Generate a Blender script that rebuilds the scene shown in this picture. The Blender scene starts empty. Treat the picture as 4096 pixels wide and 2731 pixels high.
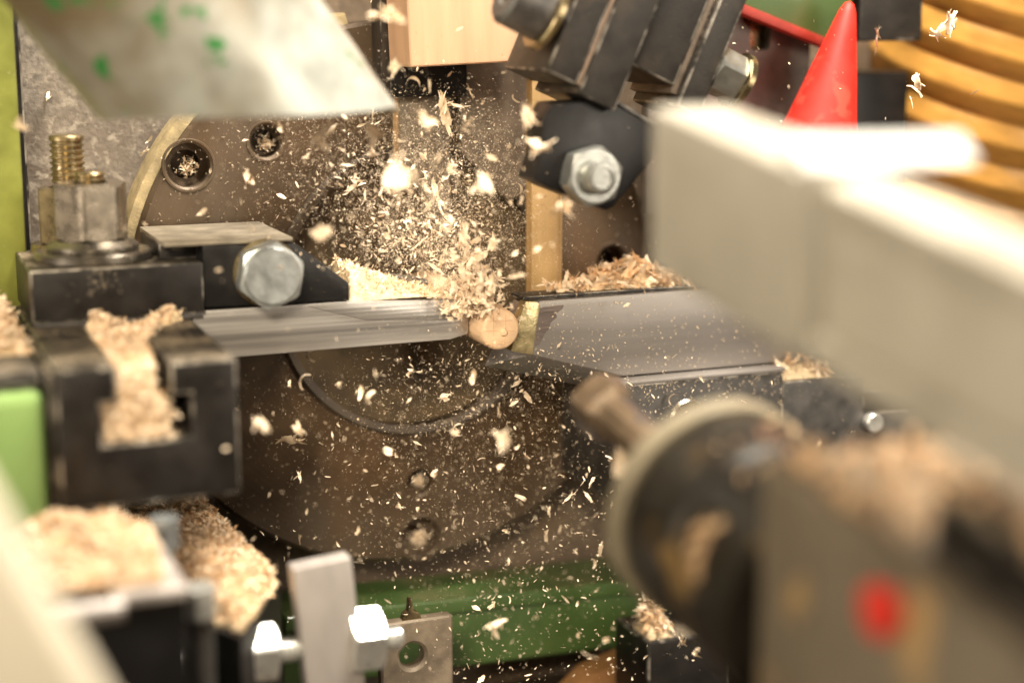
import bpy, bmesh, math, random
import numpy as np
from mathutils import Vector, Matrix, Euler

random.seed(7)
rng = np.random.default_rng(11)
R = math.radians
MM = 0.001
SC = bpy.context.scene
COL = SC.collection

# ------------------------------------------------------------------ camera
yaw, pit = R(22.0), R(11.07)
fw = Vector((math.sin(yaw) * math.cos(pit), math.cos(yaw) * math.cos(pit), -math.sin(pit)))
rt = Vector((math.cos(yaw), -math.sin(yaw), 0))
upv = rt.cross(fw)
cam_d = bpy.data.cameras.new('camera')
cam = bpy.data.objects.new('camera', cam_d)
COL.objects.link(cam)
cam.matrix_world = Matrix.Translation(Vector((-178.34, -457.99, 92.16)) * MM) @ Matrix((
    (rt.x, upv.x, -fw.x), (rt.y, upv.y, -fw.y), (rt.z, upv.z, -fw.z))).to_4x4()
cam_d.sensor_width = 36.0
cam_d.lens = 56.63
cam_d.clip_start = 0.02
cam_d.clip_end = 10.0
cam_d.dof.use_dof = True
cam_d.dof.focus_distance = 0.500
cam_d.dof.aperture_fstop = 3.9
SC.camera = cam

# ------------------------------------------------------------------ world, lamps, exposure
w = bpy.data.worlds.new('World')
SC.world = w
w.use_nodes = True
bgn = w.node_tree.nodes['Background']
bgn.inputs[0].default_value = (1.0, 0.70, 0.40, 1)
bgn.inputs[1].default_value = 0.13


def lamp(name, loc, target, sx, sy, power, color):
    d = bpy.data.lights.new(name, 'AREA')
    d.shape = 'RECTANGLE'
    d.size, d.size_y = sx, sy
    d.energy = power
    d.color = color
    o = bpy.data.objects.new(name, d)
    COL.objects.link(o)
    o.location = loc
    o.rotation_euler = (Vector(target) - Vector(loc)).to_track_quat('-Z', 'Y').to_euler()
    return o


lamp('overhead_lamp', (0.10, -0.16, 0.62), (-0.01, 0.0, 0.0), 0.34, 0.14, 17.0, (1.0, 0.91, 0.77))
def spot(name, loc, target, size_deg, radius, power, color):
    d = bpy.data.lights.new(name, 'SPOT')
    d.spot_size = R(size_deg)
    d.spot_blend = 1.0
    d.shadow_soft_size = radius
    d.energy = power
    d.color = color
    o = bpy.data.objects.new(name, d)
    COL.objects.link(o)
    o.location = loc
    o.rotation_euler = (Vector(target) - Vector(loc)).to_track_quat('-Z', 'Y').to_euler()
    return o


# added spot behind the camera, brightening the tool holder and upper left wall
spot('fill_spot', (-0.44, -0.80, 0.46), (-0.085, -0.02, 0.015), 24.0, 0.11, 56.0, (1.0, 0.86, 0.65))
lamp('left_fill', (-0.98, -0.34, 0.20), (-0.02, -0.16, 0.0), 0.45, 0.30, 5.6, (1.0, 0.88, 0.72))  # added soft fill from the left, brightening rail and tailstock sides
lamp('right_fill', (0.42, -0.78, 0.16), (0.0, 0, 0.0), 0.30, 0.30, 2.6, (1.0, 0.90, 0.75))  # added fill from the front right, brightening the blade faces

SC.render.engine = 'CYCLES'
SC.cycles.use_denoising = True
try:
    SC.cycles.denoiser = 'OPENIMAGEDENOISE'
except Exception:
    pass
SC.cycles.max_bounces = 6
SC.view_settings.view_transform = 'Standard'
SC.view_settings.look = 'None'
SC.view_settings.gamma = 1.0
SC.view_settings.exposure = 0.0
SC.view_settings.use_curve_mapping = False

# ------------------------------------------------------------------ materials
MATS = {}


def mat(name, base, rough=0.5, metal=0.0, var=0.25, vmm=6.0, stretch=(1, 1, 1), bump=0.15, bmm=0.8,
        second=None, s_mm=8.0, s_at=0.6, s_w=0.06, dust=None, dust_amt=0.5, dust_mm=1.2, spec=0.5, rvar=0.15,
        grind=None, coat=0.0, s_seed=0.0, sss=0.0, third=None, t_mm=40.0, t_at=0.5, t_w=0.2, t_grad=0.0):
    """painted / metal / wood surface: mottled base, optional second colour in patches, optional settled dust."""
    if name in MATS:
        return MATS[name]
    m = bpy.data.materials.new(name)
    m.use_nodes = True
    nt = m.node_tree
    N, L = nt.nodes, nt.links
    bs = N['Principled BSDF']
    tc = N.new('ShaderNodeTexCoord')

    def noise(mm, detail=4, st=(1, 1, 1), off=0.0, dist=0.0):
        mp = N.new('ShaderNodeMapping')
        mp.inputs['Scale'].default_value = st
        mp.inputs['Location'].default_value = (off, off * 1.7, off * 0.6)
        L.new(tc.outputs['Object'], mp.inputs['Vector'])
        n = N.new('ShaderNodeTexNoise')
        n.inputs['Scale'].default_value = 1000.0 / mm
        n.inputs['Detail'].default_value = detail
        n.inputs['Distortion'].default_value = dist
        L.new(mp.outputs[0], n.inputs['Vector'])
        return n.outputs['Fac']

    def ramp(fac, a, b):
        r = N.new('ShaderNodeMapRange')
        r.clamp = True
        r.inputs[1].default_value = a
        r.inputs[2].default_value = b
        L.new(fac, r.inputs[0])
        return r.outputs[0]

    def mix(fac, c1, c2):
        x = N.new('ShaderNodeMix')
        x.data_type = 'RGBA'
        if isinstance(fac, float):
            x.inputs[0].default_value = fac
        else:
            L.new(fac, x.inputs[0])
        for i, c in ((6, c1), (7, c2)):
            if isinstance(c, tuple):
                x.inputs[i].default_value = c + (1,) if len(c) == 3 else c
            else:
                L.new(c, x.inputs[i])
        return x.outputs[2]

    lo = tuple(max(0, c * (1 - var)) for c in base)
    hi = tuple(min(1, c * (1 + var)) for c in base)
    n1 = noise(vmm, 6, stretch)
    col = mix(ramp(n1, 0.3, 0.7), lo, hi)
    if third is not None:
        tn = noise(t_mm, 4, off=1.9, dist=0.5)
        if t_grad:
            sx = N.new('ShaderNodeSeparateXYZ')
            L.new(tc.outputs['Object'], sx.inputs[0])
            ma = N.new('ShaderNodeMath'); ma.operation = 'MULTIPLY_ADD'
            L.new(sx.outputs['X'], ma.inputs[0]); ma.inputs[1].default_value = t_grad
            L.new(tn, ma.inputs[2])
            tn = ma.outputs[0]
        col = mix(ramp(tn, t_at, t_at + t_w), col, third)
    if second is not None:
        col = mix(ramp(noise(s_mm, 5, off=s_seed, dist=0.3), s_at, s_at + s_w), col, second)
    rbase = ramp(n1, 0.3, 0.7)
    rr = N.new('ShaderNodeMapRange')
    rr.inputs[3].default_value = max(0.02, rough - rvar * rough)
    rr.inputs[4].default_value = min(1, rough + rvar * rough)
    L.new(rbase, rr.inputs[0])
    rout = rr.outputs[0]
    metal_in = metal
    if dust is not None:
        geo = N.new('ShaderNodeNewGeometry')
        sep = N.new('ShaderNodeSeparateXYZ')
        L.new(geo.outputs['Normal'], sep.inputs[0])
        upf = ramp(sep.outputs['Z'], -0.3, 0.9)
        dn = noise(dust_mm, 3, off=3.3)
        dn2 = noise(14.0, 3, off=5.1)
        a = N.new('ShaderNodeMath'); a.operation = 'ADD'
        L.new(dn, a.inputs[0]); L.new(dn2, a.inputs[1])
        b = N.new('ShaderNodeMath'); b.operation = 'MULTIPLY_ADD'
        L.new(upf, b.inputs[0]); b.inputs[1].default_value = 0.45
        L.new(a.outputs[0], b.inputs[2])
        f = ramp(b.outputs[0], 1.55 - dust_amt, 1.95 - dust_amt)
        col = mix(f, col, dust)
        mx = N.new('ShaderNodeMath'); mx.operation = 'MULTIPLY_ADD'; mx.use_clamp = True
        L.new(f, mx.inputs[0]); mx.inputs[1].default_value = 0.6; L.new(rout, mx.inputs[2])
        rout = mx.outputs[0]
        if metal > 0:
            mm_ = N.new('ShaderNodeMath'); mm_.operation = 'MULTIPLY_ADD'; mm_.use_clamp = True
            L.new(f, mm_.inputs[0]); mm_.inputs[1].default_value = -metal; mm_.inputs[2].default_value = metal
            metal_in = mm_.outputs[0]
    L.new(col, bs.inputs['Base Color'])
    L.new(rout, bs.inputs['Roughness'])
    if isinstance(metal_in, float) or isinstance(metal_in, int):
        bs.inputs['Metallic'].default_value = metal_in
    else:
        L.new(metal_in, bs.inputs['Metallic'])
    bs.inputs['Specular IOR Level'].default_value = spec
    bs.inputs['Coat Weight'].default_value = coat
    if sss > 0:
        bs.inputs['Subsurface Weight'].default_value = sss
        bs.inputs['Subsurface Radius'].default_value = (0.004, 0.002, 0.001)
        bs.inputs['Subsurface Scale'].default_value = 1.0
    h = noise(bmm, 4, stretch)
    strength = bump
    bp = N.new('ShaderNodeBump')
    bp.inputs['Strength'].default_value = strength
    bp.inputs['Distance'].default_value = 0.0004
    if grind:
        # fine parallel grinding marks, spaced along `grind` axis in mm
        wv = N.new('ShaderNodeTexWave')
        if grind[0] == 'RINGS':
            wv.wave_type = 'RINGS'
            wv.rings_direction = 'Y'
        else:
            wv.wave_type = 'BANDS'
            wv.bands_direction = grind[0]
        wv.inputs['Scale'].default_value = 314.16 / grind[1]
        wv.inputs['Distortion'].default_value = 0.6
        wv.inputs['Detail'].default_value = 2
        wv.inputs['Detail Scale'].default_value = 0.4
        L.new(tc.outputs['Object'], wv.inputs['Vector'])
        ad = N.new('ShaderNodeMath'); ad.operation = 'MULTIPLY_ADD'
        L.new(wv.outputs['Fac'], ad.inputs[0]); ad.inputs[1].default_value = grind[2]
        L.new(h, ad.inputs[2])
        h = ad.outputs[0]
    L.new(h, bp.inputs['Height'])
    L.new(bp.outputs[0], bs.inputs['Normal'])
    MATS[name] = m
    return m


SAW = (0.52, 0.40, 0.26)
DUSTC = (0.30, 0.24, 0.165)
m_wall = mat('dusty_cast_plate', (0.130, 0.092, 0.060), 0.65, 0.1, 0.3, 5, dust=(0.30, 0.25, 0.19), dust_amt=0.32, dust_mm=2.0, second=(0.16, 0.105, 0.06), s_mm=30, s_at=0.55, s_w=0.2)
m_disc = mat('faceplate_steel', (0.066, 0.039, 0.018), 0.42, 0.3, 0.3, 14, bump=0.10, grind=('RINGS', 1.9, 0.35), third=(0.135, 0.10, 0.068), t_mm=60, t_at=.48, t_w=.2, dust=(0.27, 0.22, 0.16), dust_amt=0.12, dust_mm=1.5, second=(0.15, 0.085, 0.04), s_mm=40, s_at=0.52, s_w=0.25)
m_bore = mat('oily_bore', (0.085, 0.055, 0.025), 0.65, 0.1, 0.4, 10)
m_ringd = mat('bore_lip_steel', (0.065, 0.046, 0.030), 0.5, 0.2, 0.3, 12)
m_back = mat('dusty_backing', (0.165, 0.132, 0.098), .6, .15, .3, 8, bump=.12, dust=(.30, .25, .19), dust_amt=.15)
m_dustw = mat('old_dust', (0.36, 0.275, 0.185), 0.85, 0, 0.3, 3)
m_plate2 = mat('rusty_plate_steel', (0.27, 0.215, 0.155), 0.55, 0.3, 0.35, 6, bump=0.2, second=(0.12, 0.08, 0.05), s_mm=12, s_at=0.6, s_w=0.15)
m_black = mat('blackened_steel', (0.026, 0.023, 0.021), 0.42, 0.55, 0.3, 7, bump=0.12, dust=DUSTC, dust_amt=0.22)
m_black2 = mat('blackened_steel_clean', (0.014, 0.013, 0.013), 0.38, 0.4, 0.3, 7, bump=0.10, dust=DUSTC, dust_amt=0.05)
m_grey = mat('worn_grey_steel', (0.105, 0.098, 0.092), 0.48, 0.6, 0.3, 5, bump=0.14, dust=DUSTC, dust_amt=0.20)
m_tool = mat('tool_plate_steel', (0.032, 0.027, 0.023), 0.48, 0.4, 0.4, 6, bump=0.2, dust=(0.24, 0.18, 0.12), dust_amt=0.26, third=(.062, .048, .036), t_mm=22, t_at=.5, t_w=.2)
m_grind = mat('ground_steel', (0.34, 0.312, 0.292), 0.45, 0.65, 0.16, 12, stretch=(0.06, 1, 1), bump=0.05, bmm=1.0, grind=('Z', 0.7, 0.22), dust=SAW, dust_amt=-0.12, dust_mm=0.7)
m_blade = mat('polished_blade_steel', (0.50, 0.475, 0.45), 0.36, 0.75, 0.5, 7, stretch=(0.05, 1, 1.6), bump=0.12, bmm=2.6, grind=('Z', 1.3, 0.3), dust=SAW, dust_amt=-0.1, dust_mm=0.7)
m_carbide = mat('gold_carbide', (0.62, 0.52, 0.29), 0.36, 0.85, 0.25, 3, bump=0.25)
m_zincs = mat('dull_zinc', (0.40, 0.405, 0.38), 0.34, 0.85, 0.2, 4, bump=0.15, bmm=1.6)
m_zinc = mat('zinc_plated', (0.74, 0.74, 0.70), 0.3, 0.75, 0.15, 4, bump=0.12, bmm=1.6)
m_zincd = mat('bolt_head_zinc', (0.47, 0.50, 0.50), 0.36, 0.8, 0.18, 4, bump=0.22, bmm=1.6)
m_brassy = mat('oiled_nut_steel', (0.30, 0.235, 0.13), 0.28, 0.9, 0.35, 5, bump=0.15)
m_nut = mat('burnished_nut_steel', (0.36, 0.31, 0.245), 0.26, 0.9, 0.3, 5, bump=0.12)
m_wash = mat('washer_steel', (0.26, 0.235, 0.20), 0.26, 0.9, 0.3, 6, bump=0.12)
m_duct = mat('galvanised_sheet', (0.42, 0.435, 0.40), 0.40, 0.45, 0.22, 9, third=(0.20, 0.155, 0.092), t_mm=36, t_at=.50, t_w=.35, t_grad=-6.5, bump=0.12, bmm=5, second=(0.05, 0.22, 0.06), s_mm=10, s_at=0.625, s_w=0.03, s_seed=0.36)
m_beech = mat('beech_block', (0.64, 0.40, 0.25), 0.55, 0, 0.13, 7, stretch=(1, 1, 0.12), bump=0.12, bmm=1.2, second=(0.52, 0.29, 0.14), s_mm=2.2, s_at=0.69, s_w=0.05)
m_ply = mat('plywood_face', (0.55, 0.36, 0.16), 0.55, 0, 0.18, 6, stretch=(1, 1, 0.06), bump=0.1)
m_plyedge = mat('plywood_core', (0.42, 0.26, 0.12), 0.7, 0, 0.35, 2.0, stretch=(1, 1, 0.05), bump=0.3)
m_dowel = mat('turned_dowel_wood', (0.80, 0.55, 0.34), 0.6, 0, 0.14, 5, stretch=(1, 0.15, 1), bump=0.3, bmm=1.2)
m_grain = mat('end_grain_crack', (0.70, 0.44, 0.25), 0.8, 0, 0.2, 2)
m_chip = mat('beech_chip', (0.88, 0.71, 0.52), 0.75, 0, 0.15, 2.0, bump=0.2, bmm=0.5, sss=0.0, spec=0.25)
m_chip_o = mat('orange_chip', (0.80, 0.56, 0.34), 0.75, 0, 0.25, 2.0, bump=0.2, bmm=0.5, spec=0.25)
m_heap = mat('sawdust_bed', (0.80, 0.60, 0.39), 0.9, 0, 0.35, 1.6, bump=0.8, bmm=0.9, spec=0.1)
m_green = mat('green_machine_enamel', (0.070, 0.125, 0.034), 0.42, 0, 0.2, 20, bump=0.08, dust=(0.22, 0.19, 0.09), dust_amt=0.12, coat=0.2)
m_lgreen = mat('pale_green_enamel', (0.24, 0.38, 0.12), 0.40, 0, 0.08, 20, bump=0.06, coat=0.2)
m_olive = mat('olive_column_paint', (0.15, 0.16, 0.024), 0.5, 0, 0.25, 10, bump=0.1, dust=(0.36, 0.30, 0.14), dust_amt=0.2)
m_cream = mat('cream_casting_paint', (0.50, 0.465, 0.385), 0.42, 0, 0.10, 18, third=(.36, .325, .26), t_mm=26, t_at=.55, t_w=.2, bump=0.05, spec=0.4)
m_cream2 = mat('grey_cream_paint', (0.44, 0.41, 0.345), 0.42, 0, 0.10, 18, third=(.34, .305, .245), t_mm=26, t_at=.55, t_w=.2, bump=0.05)
m_panel = mat('pale_cream_panel', (0.66, 0.60, 0.48), 0.5, 0, 0.04, 30, bump=0.03)
m_glare = mat('white_glare_paint', (0.82, 0.82, 0.79), 0.2, 0, 0.03, 20, bump=0.02)  # white for the glare painted on top of the guard rail
m_taupe = mat('taupe_tailstock_paint', (0.185, 0.152, 0.108), 0.5, 0, 0.2, 25, bump=0.05, second=(0.48, 0.31, 0.13), s_mm=34, s_at=0.60, s_w=0.06, s_seed=0.5)
m_ochre = mat('ochre_dust_film', (0.50, 0.33, 0.15), 0.8, 0, 0.25, 8, bump=0.3)
m_red = mat('red_plastic', (0.86, 0.020, 0.010), 0.6, 0, 0.15, 8, third=(.62, .06, .035), t_mm=9, t_at=.58, t_w=.1, bump=0.05, sss=0.0)
m_redb = mat('red_button_plastic', (0.75, 0.03, 0.015), 0.4, 0, 0.08, 12, bump=0.03)
m_redp = mat('dull_red_paint', (0.30, 0.03, 0.018), 0.5, 0, 0.25, 6)
m_amber = mat('amber_rubber_hose', (0.54, 0.275, 0.055), 0.45, 0, 0.2, 12, stretch=(1, 1, 3), bump=0.12, bmm=4, coat=0.1)
m_brownw = mat('brown_plank', (0.33, 0.16, 0.06), 0.6, 0, 0.25, 10, stretch=(0.1, 1, 1), bump=0.15)
m_grooved = mat('milled_plate', (0.46, 0.42, 0.395), 0.5, 0.45, 0.14, 8, stretch=(1, 1, 0.3), bump=0.1, grind=('Z', 1.1, 0.8))
m_ring = mat('tailstock_ring_steel', (0.26, 0.22, 0.15), 0.6, 0.25, 0.25, 12, bump=0.1)
m_dark = mat('dark_barrel_steel', (0.024, 0.020, 0.015), 0.45, 0.3, 0.4, 14, bump=0.1, second=(0.24, 0.15, 0.055), s_mm=17, s_at=0.60, s_w=0.12, s_seed=0.9)
m_floor = mat('oily_machine_bed', (0.045, 0.030, 0.019), 0.6, 0.2, 0.4, 20, bump=0.1)


# ------------------------------------------------------------------ builders (all coordinates in mm)
m_worn = mat('worn_bright_edge', (0.33, 0.30, 0.26), 0.38, 0.7, 0.5, 3, bump=0.2, second=(0.055, 0.05, 0.045), s_mm=7, s_at=0.45, s_w=0.12)


def thing(name, label, cat, loc, group=None, rot=None):
    o = bpy.data.objects.new(name, None)
    o.empty_display_size = 0.005
    COL.objects.link(o)
    o.location = Vector(loc) * MM
    if rot:
        o.rotation_euler = [R(a) for a in rot]
    o['label'] = label
    o['category'] = cat
    if group:
        o['group'] = group
    return o


def tag(o, label, cat, group=None, kind=None):
    o['label'] = label
    o['category'] = cat
    if group:
        o['group'] = group
    if kind:
        o['kind'] = kind
    return o


WORNSET = ('blackened_steel', 'tool_plate_steel', 'worn_grey_steel')


def absloc(o):
    v = Vector((0, 0, 0))
    while o is not None:
        v = v + o.location
        o = o.parent
    return v / MM


WORN = {k: m_worn for k in WORNSET}


def emit(name, bm, m, parent=None, smooth=30, loc=None, label=None):
    """bm holds mm coordinates in the un-rotated place; becomes one mesh object under parent."""
    base = absloc(parent) if parent is not None else Vector((0, 0, 0))
    org = Vector(loc) if loc is not None else base
    bmesh.ops.translate(bm, verts=bm.verts, vec=-org)
    bmesh.ops.scale(bm, verts=bm.verts, vec=(MM, MM, MM))
    bmesh.ops.recalc_face_normals(bm, faces=bm.faces)
    me = bpy.data.meshes.new(name)
    bm.to_mesh(me)
    bm.free()
    if smooth:
        me.shade_smooth()
        me.set_sharp_from_angle(angle=R(smooth))
    me.materials.append(m)
    if m.name in WORN:
        me.materials.append(WORN[m.name])
    o = bpy.data.objects.new(name, me)
    COL.objects.link(o)
    o.location = (org - base) * MM
    if parent is not None:
        o.parent = parent
    if label:
        o['label'] = label
    return o


def bevel(bm, b, seg=2, ang=25):
    if b <= 0:
        return bm
    es = [e for e in bm.edges if len(e.link_faces) == 2 and e.calc_face_angle(0) > R(ang)]
    res = bmesh.ops.bevel(bm, geom=es, offset=b, segments=seg, affect='EDGES', profile=0.6, clamp_overlap=True)
    for f in res['faces']:
        f.material_index = 1
    return bm


def box(x0, x1, y0, y1, z0, z1, b=0.4, seg=2):
    bm = bmesh.new()
    bmesh.ops.create_cube(bm, size=1.0)
    for v in bm.verts:
        v.co = Vector((x0 if v.co.x < 0 else x1, y0 if v.co.y < 0 else y1, z0 if v.co.z < 0 else z1))
    return bevel(bm, b, seg)


def prism(poly, y0, y1, b=0.3, poly2=None, seg=2, axis='Y'):
    """poly in the (x, z) plane extruded along y (axis X: poly is (y, z); axis Z: poly is (x, y))."""
    bm = bmesh.new()

    def put(p, t):
        if axis == 'Y':
            return (p[0], t, p[1])
        if axis == 'X':
            return (t, p[0], p[1])
        return (p[0], p[1], t)
    a = [bm.verts.new(put(p, y0)) for p in poly]
    c = [bm.verts.new(put(p, y1)) for p in (poly2 or poly)]
    n = len(poly)
    bm.faces.new(a)
    bm.faces.new(c[::-1])
    for i in range(n):
        bm.faces.new((a[i], c[i], c[(i + 1) % n], a[(i + 1) % n]))
    bmesh.ops.recalc_face_normals(bm, faces=bm.faces)
    return bevel(bm, b, seg)


def lathe(prof, c, axis='Y', seg=48, phase=0.0, jag=0.0):
    """prof: list of (radius, distance along axis) from one end to the other."""
    bm = bmesh.new()
    c = Vector(c)
    ax = {'X': Vector((1, 0, 0)), 'Y': Vector((0, 1, 0)), 'Z': Vector((0, 0, 1))}[axis] if isinstance(axis, str) else Vector(axis).normalized()
    e1 = ax.orthogonal().normalized() if axis not in ('X', 'Y', 'Z') else {'X': Vector((0, 0, 1)), 'Y': Vector((0, 0, 1)), 'Z': Vector((1, 0, 0))}[axis]
    e2 = ax.cross(e1)
    rings = []
    for r, t in prof:
        if r <= 1e-6:
            rings.append([bm.verts.new(c + ax * t)])
        else:
            ring = []
            for k in range(seg):
                a = phase + 2 * math.pi * k / seg
                rr = r * (1 + random.uniform(-jag, jag))
                ring.append(bm.verts.new(c + ax * t + (e1 * math.cos(a) + e2 * math.sin(a)) * rr))
            rings.append(ring)
    for A, B in zip(rings[:-1], rings[1:]):
        if len(A) == 1 and len(B) == 1:
            continue
        for k in range(seg):
            j = (k + 1) % seg
            if len(A) == 1:
                bm.faces.new((A[0], B[j], B[k]))
            elif len(B) == 1:
                bm.faces.new((A[k], A[j], B[0]))
            else:
                bm.faces.new((A[k], A[j], B[j], B[k]))
    return bm


def hexnut(c, r, h, axis, hole=None, phase=0.0):
    """chamfered hexagon, with a through hole when hole is a radius; starts at c and grows along axis."""
    bm = bmesh.new()
    c = Vector(c)
    ax = {'X': Vector((1, 0, 0)), 'Y': Vector((0, 1, 0)), 'Z': Vector((0, 0, 1))}[axis]
    e1 = {'X': Vector((0, 0, 1)), 'Y': Vector((0, 0, 1)), 'Z': Vector((1, 0, 0))}[axis]
    e2 = ax.cross(e1)
    seg = 48
    rows = []
    rin = r * math.cos(math.pi / 6)

    def hexr(a):
        a = (a - phase) % (math.pi / 3) - math.pi / 6
        return rin / math.cos(a)
    hr = hole or 0
    levels = [('h', 0.0, hr * 1.12), ('i', 0.0, rin * 0.93), ('c', 0.0, rin * 0.955), ('x', h * 0.0, 0), ('x', h, 0), ('c', h, rin * 0.955), ('i', h, rin * 0.93), ('h', h, hr * 1.12)]
    for kind, t, rad in levels:
        ring = []
        for k in range(seg):
            a = 2 * math.pi * k / seg
            hx = hexr(a)
            if kind == 'x':
                rr = hx
                cut = max(0.0, hx - rin * 0.98) * 0.58
                tt = t + (cut if t == 0 else -cut)
            else:
                rr, tt = rad, t
                if rr <= 0:
                    rr = 0.001
            ring.append(bm.verts.new(c + ax * tt + (e1 * math.cos(a) + e2 * math.sin(a)) * rr))
        rows.append(ring)
    if hole:
        rows.append(rows[0])
    for A, B in zip(rows[:-1], rows[1:]):
        for k in range(seg):
            j = (k + 1) % seg
            bm.faces.new((A[k], A[j], B[j], B[k]))
    return bm


def thread(c, r, h, pitch, axis, seg=40, tip=0.6):
    prof = [(0, 0), (r, 0)]
    n = int((h - tip) / pitch)
    for i in range(n):
        t = i * pitch
        prof += [(r, t + pitch * 0.10), (r, t + pitch * 0.30), (r * 0.86, t + pitch * 0.55), (r * 0.86, t + pitch * 0.72)]
    prof += [(r, n * pitch), (r, h - tip), (r - tip, h), (0, h)]
    return lathe(prof, c, axis, seg)


def cutmesh(o, cutters):
    """boolean difference, baked into the mesh."""
    for c in cutters:
        md = o.modifiers.new('cut', 'BOOLEAN')
        md.operation = 'DIFFERENCE'
        md.solver = 'EXACT'
        md.object = c
    dg = bpy.context.evaluated_depsgraph_get()
    me = bpy.data.meshes.new_from_object(o.evaluated_get(dg))
    o.modifiers.clear()
    o.data = me
    me.shade_smooth()
    me.set_sharp_from_angle(angle=R(30))
    for c in cutters:
        bpy.data.objects.remove(c)
    return o


# ------------------------------------------------------------------ setting: machine bed and the wall behind
bed = emit('machine_bed', box(-420, 620, -330, 400, -170, -150, 0), m_floor)
bed['kind'] = 'structure'
bw = emit('headstock_wall', box(-300, 420, 72, 90, -149.9, 260, 0), m_wall)
bw['kind'] = 'structure'

# faceplate with its bolt holes and oily bore
fp = thing('faceplate', 'large round brown steel faceplate with counterbored holes behind the dowel', 'faceplate', (-12, 48, -88))
disc = emit('disc', lathe([(0, 0), (90.2, 0), (91.5, 1.2), (91.5, 15), (0, 15)], (-12, 48, 3), 'Y', 128), m_disc, fp, loc=(-12, 48, 3))
holes = [(-83.0, 49.4, 7.0, 4.6), (-58.0, 56.2, 5.2, 3.6), (-7.7, -61.3, 4.4, 3.4), (-8.0, -81.2, 6.8, 3.6), (63.8, 11.3, 5.2, 3.6)]
cutters = []
for x, z, r, r2 in holes:
    cutters.append(emit('cutter', lathe([(0, -2), (r + 0.7, -2), (r + 0.7, 0), (r, 0.7), (r, 6.0), (r2, 6.01), (r2, 13), (0, 13)], (x, 48, z), 'Y', 40), m_bore))
cutters.append(emit('cutter', lathe([(0, -2), (49, -2), (49, 0), (48, 1.0), (48, 9.0), (0, 9.0)], (-8, 48, 5), 'Y', 96), m_bore))
cutmesh(disc, cutters)
disc.data.materials.clear(); disc.data.materials.append(m_disc)
rim = lathe([(91.6, 0), (94.6, 0.6), (95.2, 2), (95.2, 12), (91.6, 12), (91.6, 0)], (-12, 50, 3), 'Y', 128)
bmesh.ops.delete(rim, geom=[v for v in rim.verts if not 100 < math.degrees(math.atan2(v.co.z - 3, v.co.x + 12)) % 360 < 182], context='VERTS')
emit('dusty_rim', rim, mat('dust_caked_rim', (0.33, 0.255, 0.135), .8, 0, .3, 4, bump=.4), fp)
emit('bore_plate', lathe([(0, 0), (46.5, 0), (46.8, 2), (0, 2)], (-8, 54.5, 5), 'Y', 96), m_bore, fp)
emit('bore_ring', lathe([(46.0, 0), (48.4, -0.8), (49.4, 0.1), (49.0, 2), (46.2, 2), (46.0, 0)], (-8, 47.2, 5), 'Y', 96), m_ringd, fp)
for (x, z, r, r2) in holes:
    emit('hole_lip', lathe([(r + 0.6, 0.3), (r + 0.75, -0.15), (r + 1.3, -0.15), (r + 1.5, 0.3), (r + 0.6, 0.3)], (x, 47.8, z), 'Y', 40), m_disc, disc)

# dust coated casting between the column and the faceplate
dc = thing('dusty_casting', 'grey casting coated in fine dust between column and faceplate', 'casting', (-110, 68, -140))
emit('casting_plate', box(-130.5, -75, 66, 71.9, -140, 200, 1.0), mat('dust_coated_casting', (0.20, 0.168, 0.135), .75, 0.05, .35, 2.2, bump=.5, bmm=1.2, second=(.30, .255, .20), s_mm=3.0, s_at=.52, s_w=.15, third=(.12, .09, .065), t_mm=40, t_at=.5, t_w=.15), dc)
# olive column at the edge, dusty casting beside the faceplate
col = thing('machine_column', 'olive yellow painted machine column rising behind the clamp studs', 'column', (-150, 45, -140))
emit('post', box(-175, -133.5, 42, 70, -140, 180, 2), m_olive, col)
emit('rib', box(-133.5, -130.8, 55, 71.5, -140, 180, 0.6), m_black, col)

# green cross rail under the faceplate
gr = thing('cross_rail', 'dark green painted cross rail under the round faceplate', 'rail', (20, 50, -128), rot=(0, 1.8, 0))
emit('rail_body', box(-60, 95, 40, 62, -128, -107, 2.0, 3), m_green, gr)
emit('rail_lip', box(-60, 95, 37, 64, -106.9, -101.5, 1.2, 3), m_green, gr)
bp_ = emit('plank', prism([(22, -149.8), (92, -149.8), (92, -122), (70, -124), (46, -130)], 22, 34, 0.6), m_brownw)
tag(bp_, 'reddish brown wooden plank lying below the green rail', 'plank')

sq = thing('square_washer_plate', 'worn square steel plate with a round hole in front of the green rail', 'plate', (-26, 3, -149))
pl = emit('plate', box(-37.6, -13.4, 0, 5, -149, -91.5, 1.6, 3), m_plate2, sq)
cutmesh(pl, [emit('cutter', lathe([(0, -2), (5.2, -2), (5.2, 0), (4.2, 1.0), (4.2, 7), (0, 7)], (-27.2, 0, -103.5), 'Y', 40), m_plate2)])
emit('pointer', prism([(-30.2, -91.6), (-23.6, -91.6), (-24.6, -89.6), (-26.3, -88.8), (-26.8, -84.8), (-27.6, -84.8), (-28.1, -88.8), (-29.4, -89.6)], 1, 4, 0.3), m_brassy, sq)

post = thing('support_post', 'dark steel post under the cutter block, capped with a tuft of shavings', 'post', (66, 5, -149))
emit('post_body', box(52.5, 84, -7, 18, -149, -108, 1.0), m_black, post)
emit('post_foot', box(48, 90, -11, 22, -149.5, -140, 1.0), m_black, post)

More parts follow.
